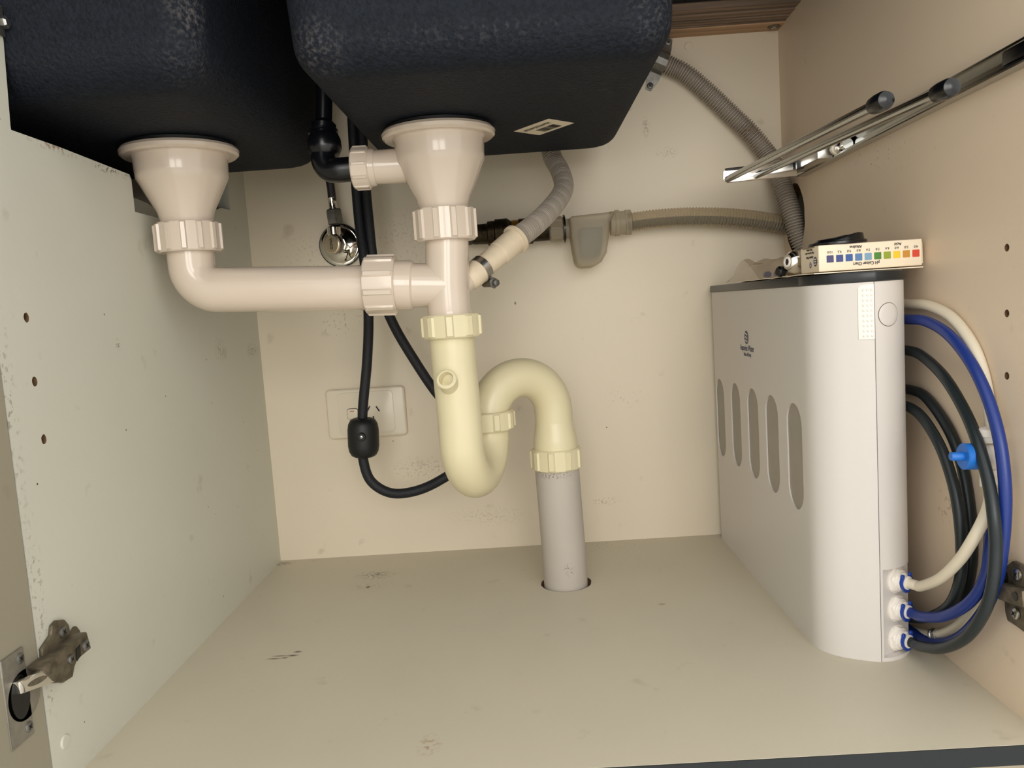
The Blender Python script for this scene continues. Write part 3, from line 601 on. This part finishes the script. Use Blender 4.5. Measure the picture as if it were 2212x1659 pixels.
for i, (cy, cz_) in enumerate(wins):
    b = MB(); b.prism([V((.6585, a, c)) for a, c in stad(cy, cz_, .0224, .055)], (.0012, 0, 0)); wn = b.build('window_pane', M_pane, t, smooth=False)
    b = MB(); b.lathe([(.012, cz_-.075), (.0235, cz_-.07), (.0235, cz_+.07), (.012, cz_+.075)], (.6855, cy, 0), A, 32); ct = b.build('filter_cartridge', M_cart, t)
    b = MB(); mt_ = mat('cartridge_label_%d' % i, tint[i], .5)
    b.lathe([(.0237, cz_+.002), (.0237, cz_+.042)], (.6855, cy, 0), A, 32); lb = b.build('cartridge_label', mt_, ct)
    b = MB(); b.box((.6606, cy+.001, cz_-.006), (.664, cy+.013, cz_+.006)); b.build('cartridge_tab', M_card, ct, smooth=False)
# grip strip of small dots beside the seam
z0g, z1g = P(1862, 733, y=-.425).z, P(1858, 613, y=-.42).z
def foat(x):
    x = min(max(x, FO[0][0]), FO[-1][0])
    for (a, c), (e, g) in zip(FO, FO[1:]):
        if a <= x <= e: return c+(g-c)*(x-a)/(e-a)
gx0 = P(1849, 650, y=-.421).x; xs = [gx0+(.7052-gx0)*i/8 for i in range(9)]
b = MB(); rr_ = []
for z, ins in ((z0g, 0), (z0g+.001, 0), (z1g-.004, 0), (z1g-.001, .004)):
    rr_.append([V((max(x, gx0+ins), foat(max(x, gx0+ins))-.0012, z)) for x in xs]+[V((x, foat(x)+.0005, z)) for x in reversed(xs)])
b.grid(rr_); gs = b.build('grip_strip', M_shellb, t)
b = MB()
for r in range(10):
    for c_ in range(3):
        x = gx0+(.7052-gx0)*(.34+.25*c_); z = z1g-.006-r*(z1g-z0g-.009)/9; b.lathe([(.0013, -.0005), (.0012, .0004), (.0007, .0009), (.0001, .0011)], (x, foat(x)-.0012, z), (-.45, -.89, 0), 10)
gd = b.build('grip_dots', M_shellb, gs); gd['kind'] = 'stuff'
bc = P(1919, 679, y=-.4263)
def fpan(x):
    for (a, c), (e_, g) in zip(FO2, FO2[1:]):
        if a <= x <= e_ and e_ > a: return c+(g-c)*(x-a)/(e_-a)
    return -.42
def curved_disc(r0, r1, h, nm, mt_):
    b = MB(); rings = []
    for r, hh in ((r1, .001), (r1, -h), (r1*.97, -h-.0002), (r1*.66, -h-.0002), (r1*.33, -h-.0002), (r0, -h-.0002)):
        rings.append([V((bc.x+r*.95*math.cos(2*math.pi*i/40), fpan(bc.x+r*.95*math.cos(2*math.pi*i/40))+hh, bc.z+r*math.sin(2*math.pi*i/40))) for i in range(40)])
    b.grid(rings); return b.build(nm, mt_, t, ang=50)
curved_disc(.0005, .0109, .0001, 'button_gap', M_gap)
curved_disc(.0005, .0104, .0006, 'power_button', M_shell)
# logo and lettering on the side
RI, UPV = V((0, -1, 0)), V((0, 0, 1))
lc = P(1612.5, 729, x=.657)
b = MB(); b.lathe([(.0082, 0), (.0082, .0002)], lc+V((-.0001, 0, 0)), (-1, 0, 0), 32); lg = b.build('round_emblem', M_navy, t, smooth=False)
b = MB()
for k in (-1, 0, 1):
    rings = []
    for i in range(9):
        u = -.0048+.0096*i/8; wv_ = -.0009*math.sin(u/.0048*math.pi)+k*.0042
        rings.append([lc+V((-.0004, -u, wv_+.0006)), lc+V((-.0004, -u, wv_-.0006)), lc+V((-.0005, -u, wv_-.0006)), lc+V((-.0005, -u, wv_+.0006))])
    b.grid(rings)
b.build('emblem_waves', M_shellb, lg, smooth=False)
q = P(1614, 758, x=.657); text('brand_lettering', 'Aquarius Water', .0105, V((.657, (P(1599.5, 752, x=.657).y+P(1629, 752, x=.657).y)/2, q.z+.000)), RI, UPV, M_navy, t, width=.058)
q = P(1615, 769.5, x=.657); text('slogan_lettering', 'State of Purity', .0065, V((.657, q.y, q.z)), RI, UPV, M_navy, t, width=.031)
# ports
pn = V((.521, -.853, 0)).normalized(); ports = []
for (px, py) in ((1940, 1253), (1943, 1315), (1945, 1378)):
    pc = P(px, py, y=-.416); pc = V((.7268, -.4138, pc.z)); ports.append(pc)
    b = MB(); b.lathe([(.0115, -.002), (.0128, .0), (.0128, .0015), (.0116, .002)], pc, pn, 32); b.lathe([(.0112, .001), (.0112, .0045), (.0104, .0055), (.0085, .0056), (.0085, .009), (.0078, .0096), (.0055, .0098)], pc, pn, 6 if False else 24, rf=lambda a, h: (1/max(math.cos((a % (math.pi/3))-math.pi/6), .87)*.92) if h < .0055 else 1); pt = b.build('tube_port', M_shellb, t)
    b = MB(); a = V((0, 0, 1)); s_ = pn.cross(a); rings = []
    for i in range(15):
        th = math.radians(130+280*i/14); d_ = a*math.sin(th)+s_*math.cos(th); bb = .0022 if 2 < i < 12 else .0028
        ex_ = .0012 if 5 < i < 9 else 0
        rings.append([pc+pn*.0102+d_*(.0062), pc+pn*.0102+d_*(.0062+bb+ex_), pc+pn*.0125+d_*(.0062+bb+ex_), pc+pn*.0125+d_*.0062])
    b.grid(rings)
    for th in (math.radians(130), math.radians(410)):
        b.lathe([(.0016, 0), (.0021, .0004), (.0021, .0022), (.0016, .0026)], pc+pn*.0101+(a*math.sin(th)+s_*math.cos(th))*.0088, pn, 14)
    b.build('locking_clip', M_clip, pt, ang=60)
    b = MB(); b.lathe([(.0064, .009), (.0064, .0135), (.0056, .0138)], pc, pn, 24); b.build('collet', M_shellb, pt)

# ------------------------------------------------------------------ water tubes beside the filter
def tubing(name, pts, mt_, lab, r=.0048, ret=False):
    b = MB(); b.tube(smooth(pts, 10), r, 16); return tag(b.build(name, mt_), lab, 'tube', 'coloured water tubes looping beside the filter')
def X(px, py, x): return P(px, py, x=x)
xa, xb, xc = .7635, .7545, .7510
tubing('water_tube', [X(1930, 655, xa), X(1962, 657, xa), X(2005, 660, xa), X(2055, 685, xa), X(2098, 740, xa), X(2122, 800, xa), X(2136, 870, xa), X(2143, 935, xa)], M_tw, 'white water tube arching highest from behind the filter down to the valve')
tubing('water_tube', [X(1930, 690, xb), X(1962, 690, xb), X(2000, 694, xb), X(2048, 722, xb), X(2095, 780, xb), X(2132, 855, xb), X(2156, 935, xb), X(2168, 1010, xb), X(2172, 1090, xb), X(2166, 1180, xb), X(2150, 1265, xb), X(2118, 1330, xb), X(2070, 1378, xb), X(2020, 1388, xb), X(1972, 1366, xb-.002), X(1945, 1344, xb-.004)], M_tb, 'bright blue water tube forming the outermost loop beside the filter')
pe = lambda i, d=.022: ports[i]+pn*d
tubing('water_tube', [X(1925, 757, xb), X(1960, 757, xb), X(1992, 769, xb), X(2040, 815, xb-.002), X(2085, 890, xb-.003), X(2115, 965, xb-.007), X(2136, 1045, xb-.009), X(2147, 1120, xb-.011), X(2151, 1190, xb-.010), X(2143, 1270, xb-.012), X(2122, 1330, xb-.014), X(2085, 1378, xb-.016), X(2035, 1400, xb-.018), X(1988, 1396, .736), pe(2, .018), pe(2, .009)], M_tk, 'thick black water tube looping from behind filter into its lowest port')
tubing('water_tube', [X(1930, 838, xa), X(1966, 842, xa), X(2000, 858, xa), X(2045, 920, xa), X(2074, 990, xa), X(2090, 1070, xa), X(2098, 1150, xa), X(2096, 1225, xa), X(2080, 1285, xa), X(2045, 1322, xa-.002), X(1990, 1334, xa-.002), X(1950, 1330, xa-.002)], M_tk, 'second black water tube down, in the middle of the loops beside filter')
tubing('water_tube', [X(1930, 872, xc), X(1965, 880, xc), X(1995, 905, xc), X(2030, 962, xc), X(2055, 1030, xc), X(2070, 1100, xc), X(2077, 1180, xc), X(2074, 1250, xc), X(2052, 1306, xc), X(2010, 1332, xc), X(1965, 1334, xc), X(1935, 1322, xc)], M_tk, 'innermost black water tube, the smallest loop nearest the filter')
tubing('water_tube', [pe(0, .009), pe(0, .02), X(1990, 1266, .739), X(2030, 1250, .739), X(2072, 1210, .741), X(2105, 1160, .744), X(2130, 1110, .751), X(2140, 1075, xb), X(2143, 1050, xb)], M_tw, 'white water tube curving from the valve into the top port of filter')
tubing('water_tube', [pe(1, .009), pe(1, .018), X(1990, 1332, .738), X(2035, 1332, .742), X(2080, 1312, .746), X(2112, 1280, .750), X(2132, 1235, .754), X(2138, 1180, .758), X(2142, 1110, .762)], M_tb, 'dark blue water tube curving up from the middle port of filter')
t = thing('drain_tube', X(2022, 1376, .76), 'white water tube with a steel ring connector near the floor beside filter', 'tube')
b = MB(); b.tube(smooth([X(2168, 1050, xa), X(2163, 1110, xa), X(2150, 1180, xa), X(2128, 1260, xa), X(2098, 1322, xa-.001), X(2060, 1358, xa-.004), X(2022, 1372, xa-.006), X(1988, 1367, xa-.006), X(1960, 1356, xa-.006)], 10), .0048, 16); b.build('white_tube', M_tw, t)
b = MB(); q = X(2030, 1371, xa-.006); dv = (X(2010, 1372, xa-.006)-q); b.lathe([(.005, -.001), (.0064, -.0008), (.0064, .0015), (.0054, .002), (.0054, .008), (.0062, .0085), (.0062, .0115), (.005, .012)], q, dv, 24); b.build('steel_connector', M_steel, t)
# valve
t = thing('tube_valve', X(2150, 990, xb), 'white plastic tube valve with a bright blue tap handle on the right panel', 'valve')
yv2 = -.513
Y = lambda px, py: P(px, py, y=yv2)
b = MB(); q0_ = Y(2139, 922); q1_ = Y(2141, 950); q2_ = Y(2143, 1012); q3_ = Y(2144, 1058)
b.lathe([(.0065, 0), (.0088, .001), (.0088, .007), (.0078, .0075), (.0078, .012)], q0_, q1_-q0_, 24)
b.lathe([(.0078, 0), (.0078, .004), (.0092, .0045), (.0092, .0145), (.0072, .0155)], q2_, q3_-q2_, 24)
bx0, bx1 = Y(2112, 986), Y(2172, 990); bl = (bx1-bx0).length
b.lathe([(.0088, 0), (.0088, .004), (.0108, .006), (.0112, .017), (.0090, .019), (.0090, bl-.004), (.0102, bl-.003), (.0102, bl)], bx0, bx1-bx0, 28); b.build('valve_body', M_shellb, t)
k0 = Y(2110, 986); k1 = Y(2081, 986); kd = k1-k0
b = MB(); b.lathe([(.0098, -.0008), (.0108, 0), (.0108, kd.length), (.0098, kd.length+.0008)], k0, kd, 28); b.lathe([(.0036, kd.length), (.0036, kd.length+.0095), (.0030, kd.length+.0105)], k0, kd, 16); b.build('tap_handle', M_bluep, t)

# ------------------------------------------------------------------ things on top of the filter
LT = FT+.0096
b = MB(); lz = LT+.0002
rings = []
for i in range(11):
    y = -.17-.245*i/10; wv_ = .0012*abs(math.sin(i*1.3))
    rings.append([V((.6575, y, lz+wv_)), V((.700, y, lz+.0003+wv_*.4)), V((.757, y, lz+wv_*.6)), V((.757, y, lz+.0009+wv_*.6)), V((.700, y, lz+.0012+wv_*.4)), V((.6575, y, lz+.0009+wv_))])
b.grid(rings); tag(b.build('folded_leaflet', M_card, ang=60), 'thin folded paper leaflet lying on the dark filter lid under the box', 'leaflet')
bz = lz+.0026; BX0, BX1, BY0, BY1, BZ1 = .6675, .7635, -.4005, -.353, bz+.0245
t = thing('test_kit_box', ((BX0+BX1)/2, (BY0+BY1)/2, bz), 'white cardboard pH test kit box with ten colour squares, lying upside down', 'box')
b = MB(); b.box((BX0, BY0, bz), (BX1, BY1, BZ1)); b.build('carton', M_card, t, smooth=False, bev=.0006, seg=1)
b = MB(); b.prism([V((BX1+.0001, BY0+.002, bz+.001)), V((BX1+.0022, BY0+.003, bz+.002)), V((BX1+.0018, BY0+.003, BZ1-.003)), V((BX1+.0001, BY0+.002, BZ1-.001))], (0, .035, 0)); b.build('end_flap', M_card, t, smooth=False)
b = MB(); b.prism([V((BX0-.0003, BY0+.010, BZ1-.0014)), V((BX0-.0003, BY1-.006, BZ1-.0014)), V((BX0-.0003, BY1-.006, BZ1-.0002)), V((BX0-.0003, BY0+.010, BZ1-.0002))], (.0002, 0, 0)); b.build('flap_slot', M_cardside, t, smooth=False)
sw_c = [S(72, 70, 116), S(58, 76, 140), S(52, 92, 160), S(86, 128, 180), S(126, 166, 196), S(72, 134, 52), S(146, 164, 48), S(240, 206, 50), S(206, 144, 56), S(220, 74, 52)]
lab = ['10.0', '9.5', '9.0', '8.0', '7.6', '7.0', '6.6', '6.0', '5.0', '4.0']
Rr, Uu = V((-1, 0, 0)), V((0, 0, -1)); yf = BY0-.0001
for i in range(10):
    cx_ = BX0+.0105+i*.00885; cz_ = bz+.0114
    b = MB(); b.prism([V((a, yf, c)) for a, c in rrect(cx_, cz_, .0033, .0033, .0005, 2)], (0, -.00012, 0)); b.build('colour_square', mat('swatch_%d' % i, sw_c[i], .5), t, smooth=False)
    text('square_number', lab[i], .0031, V((cx_, yf, cz_+.0072)), Rr, Uu, M_ink, t)
text('chart_title', 'pH Coloer Chart', .0042, V((BX0+.044, yf, bz+.0066)), Rr, Uu, M_ink, t, width=.0245, bold=.00006)
text('alkaline_word', 'Alkaline', .0036, V((BX0+.0345, yf, bz+.0222)), Rr, Uu, M_ink, t, width=.0115, bold=.00006)
text('acid_word', 'Acid', .0036, V((BX0+.0735, yf, bz+.0222)), Rr, Uu, M_ink, t, width=.0065, bold=.00006)
R2 = V((0, 1, 0)); xf = BX0-.0001
for yy, zz, r_ in ((BY0+.0085, bz+.0100, .0046), (BY0+.0215, bz+.0072, .0029)):
    b = MB(); b.lathe([(r_, 0), (r_, .0001)], (xf, yy, zz), (-1, 0, 0), 24); em = b.build('round_emblem', M_navy, t, smooth=False)
    b = MB()
    for k in (-1, 0, 1): b.box((xf-.0003, yy-r_*.55, zz+k*r_*.48-r_*.1), (xf-.0001, yy+r_*.55, zz+k*r_*.48+r_*.1))
    b.build('emblem_waves', M_shellb, em, smooth=False)
text('end_brand', 'Aquarius Water', .0034, V((xf, BY0+.0225, bz+.0155)), R2, Uu, M_ink, t, width=.019)
text('end_line', 'Make Sparkles of Life', .0026, V((xf, BY0+.0225, bz+.0195)), R2, Uu, M_ink, t, width=.022)
text('end_line', 'Water of Purity', .0026, V((xf, BY0+.0225, bz+.0225)), R2, Uu, M_ink, t, width=.015)
# black cap on the box
t = thing('black_cap', (.695, -.375, BZ1), 'round black plastic cap lying tilted on top of the test kit box', 'cap')
cc = V((.6945, -.376, BZ1+.0003))
b = MB(); b.lathe([(.0262, 0), (.0268, .0006), (.0268, .0026), (.0262, .0032), (.022, .0034)], cc, (-.02, 0, 1), 40); b.build('cap_rim', M_blk, t)
ring0 = [cc+V((.0225*math.cos(2*math.pi*i/32)+.002, .0225*math.sin(2*math.pi*i/32), .003)) for i in range(32)]
ring1 = [cc+V((.0215*math.cos(2*math.pi*i/32)+.002, .0215*math.sin(2*math.pi*i/32), .0052+.0045*min(1, max(0, .5+.9*math.cos(2*math.pi*i/32))))) for i in range(32)]
ring2 = [p_+V((-.001*math.cos(2*math.pi*i/32), -.001*math.sin(2*math.pi*i/32), .0006)) for i, p_ in enumerate(ring1)]
b = MB(); b.grid([ring0, ring1, ring2]); b.build('cap_dome', M_blk, t, ang=50)
# chrome fitting
fz = lz+.0028
t = thing('chrome_fitting', (.672, -.335, fz), 'small chrome pipe fitting with white ringed end lying beside the box', 'fitting')
fc = V((.6715, -.333, fz+.0125)); fd = V((-.35, -.93, 0)).normalized(); fdv = V((-.96, -.28, .05)).normalized()
b = MB(); b.lathe([(.009, -.014), (.0122, -.013), (.0125, -.004), (.0118, .0), (.0122, .003), (.0108, .009), (.0075, .0125)], fc, fdv, 32); b.build('fitting_body', M_chrome, t)
b = MB(); b.lathe([(.0050, .0122), (.0054, .0128), (.0050, .0134), (.0034, .0134), (.0032, .0122)], fc, fdv, 28); b.build('white_ring', M_shellb, t)
b = MB(); b.lathe([(.0033, .0100), (.0033, .0126), (.0001, .0126)], fc, fdv, 20); b.build('fitting_bore', M_ink, t)
b = MB(); b.lathe([(.0045, 0), (.0055, .001), (.0055, .0065), (.004, .008)], fc+V((-.011, .010, -.0085)), fdv, 20); b.build('rubber_foot', M_blk, t)
# clear bag with small parts
t = thing('plastic_bag', (.668, -.22, lz), 'crumpled clear plastic bag of small parts on the filter lid', 'bag')
b = MB(); rings = []; NU, NV = 26, 12
for i in range(NU+1):
    u = i/NU; y = -.092-.228*u; row = []
    for j in range(NV+1):
        v = j/NV; hgt = (.006+.018*math.sin(math.pi*min(1, u*1.05))**.7)*math.sin(math.pi*v)**.7 if u > .03 else .006*math.sin(math.pi*v)
        if u < .25: hgt += (1-u/.25)*.022*math.sin(math.pi*v)**3
        nn = noise.noise(V((u*9, v*5, 1.7)))*.004*math.sin(math.pi*v)
        row.append(V((.6585+.05*v, y, lz+.002+max(0, hgt+nn))))
    rings.append(row)
b.grid(rings, closed=False, cap0=False, cap1=False); bg = b.build('bag_film', M_bag, t, ang=70)
for (yy, xx, l_, r_, mm, nm) in ((-.236, .668, .012, .0034, M_tb, 'blue_plug'), (-.268, .670, .012, .0034, M_tb, 'blue_plug'), (-.285, .679, .02, .0085, M_aqua, 'clear_fitting')):
    b = MB(); b.lathe([(r_*.8, 0), (r_, .001), (r_, l_-.001), (r_*.8, l_)], (xx, yy, lz+.003+r_), (0, -1, .0), 20); b.build(nm, mm, t)

# ------------------------------------------------------------------ hinges
t = thing('door_hinge', (0, -.56, .11), 'dull metal concealed hinge joining the left side panel and open door', 'hinge')
b = MB(); b.plate([(-.6165, .0635), (-.592, .0635), (-.592, .1305), (-.6165, .1305)], [circ(-.607, .095, .0, 4)] if False else [], lambda a, c, d: V((.0002+d, a, c)), .0012); b.prism([V((.0003, a, c)) for a, c in circ(-.5965, .0955, .019, 32)], (.0011, 0, 0)); hb = b.build('cup_plate', M_plate, t, bev=.0004)
screw(hb, V((.0014, -.5965, .1235)), (1, 0, 0), .0042, 'plate_screw'); screw(hb, V((.0014, -.5965, .0705)), (1, 0, 0), .0042, 'plate_screw')
b = MB(); b.prism([V((.0013, a, c)) for a, c in circ(-.6015, .0965, .0105, 28, .0165)], (.0006, 0, 0)); b.build('hinge_cup', M_blk, t)
arm = [P(40, 1474, x=.006), P(108, 1440, x=.014), P(122, 1472, x=.014), P(46, 1500, x=.006)]
b = MB(); b.prism(arm, (-.006, .0, 0)); hm = b.build('hinge_arm', M_chrome, t, bev=.0008)
c = (arm[0]+arm[1]+arm[2]+arm[3])/4+V((.0004, 0, 0)); u = (arm[1]-arm[0]).normalized(); k = (arm[3]-arm[0]).normalized()
b = MB(); b.prism([c+u*(.008*math.cos(a_))+k*(.0022*math.sin(a_)) for a_ in [2*math.pi*i/18 for i in range(18)]], (.0004, 0, 0)); b.build('arm_slot', M_dull, hm)
bp = [P(96, 1440, x=.0155), P(188, 1364, x=.0155), P(198, 1400, x=.0155), P(160, 1432, x=.0155), P(140, 1475, x=.0155), P(122, 1472, x=.0155)]
b = MB(); b.prism(bp, (-.0145, 0, 0)); hb2 = b.build('hinge_body', M_dull, t, bev=.0012)
mp = [P(px, py, x=.0035) for px, py in ((112, 1372), (114, 1352), (124, 1340), (140, 1338), (150, 1350), (153, 1372), (166, 1352), (174, 1362), (176, 1400), (162, 1440), (158, 1462), (136, 1476), (112, 1440), (94, 1420), (92, 1402))]
b = MB(); b.prism(mp, (-.0034, 0, 0)); b.build('mounting_plate', M_dull, t, bev=.0008)
screw(t, P(137, 1365, x=.0045), (1, 0, 0), .0045, 'plate_screw'); screw(t, P(186, 1394, x=.0165), (1, 0, 0), .0045, 'arm_screw'); screw(t, P(154, 1424, x=.0165), (1, 0, 0), .0036, 'arm_screw')
b = MB(); q = P(170, 1411, x=.0158); b.prism([q+V((0, a, c)) for a, c in ((-.004, -.005), (.002, -.003), (.003, .006), (-.003, .004))], (.0004, 0, 0)); b.build('adjuster_slot', M_blk, hb2, smooth=False)

t = thing('hinge_base', P(2195, 1285, x=W), 'dull metal hinge mounting base with two screws on the right side panel', 'hinge')
mo = [(2184, 1222), (2197, 1211), (2225, 1225), (2235, 1300), (2232, 1372), (2205, 1352), (2186, 1340), (2181, 1320), (2180, 1300), (2160, 1288), (2156, 1262), (2170, 1248), (2180, 1252), (2181, 1235)]
b = MB(); b.prism([P(px, py, x=W-.0004) for px, py in mo], (-.004, 0, 0)); b.build('mounting_plate', M_dull, t, bev=.0008)
b = MB(); b.prism([P(px, py, x=W-.004) for px, py in ((2158, 1258), (2178, 1258), (2230, 1275), (2232, 1312), (2180, 1295), (2162, 1284))], (-.008, 0, 0)); b.build('arm_carrier', M_dull, t, bev=.0012)
b = MB(); b.prism([P(px, py, x=W-.003) for px, py in ((2166, 1231), (2180, 1236), (2182, 1258), (2164, 1254))], (-.006, 0, 0)); b.build('latch', M_blk, t, bev=.001)
screw(t, P(2196, 1241, x=W-.006), (-1, 0, 0), .0048, 'plate_screw', M_steel); screw(t, P(2192, 1325, x=W-.006), (-1, 0, 0), .0048, 'plate_screw', M_steel)
b = MB(); b.lathe([(.0035, 0), (.0035, .0005)], P(2193, 1288, x=W-.0122), (-1, 0, 0), 16); b.build('adjuster_hole', M_blk, t)
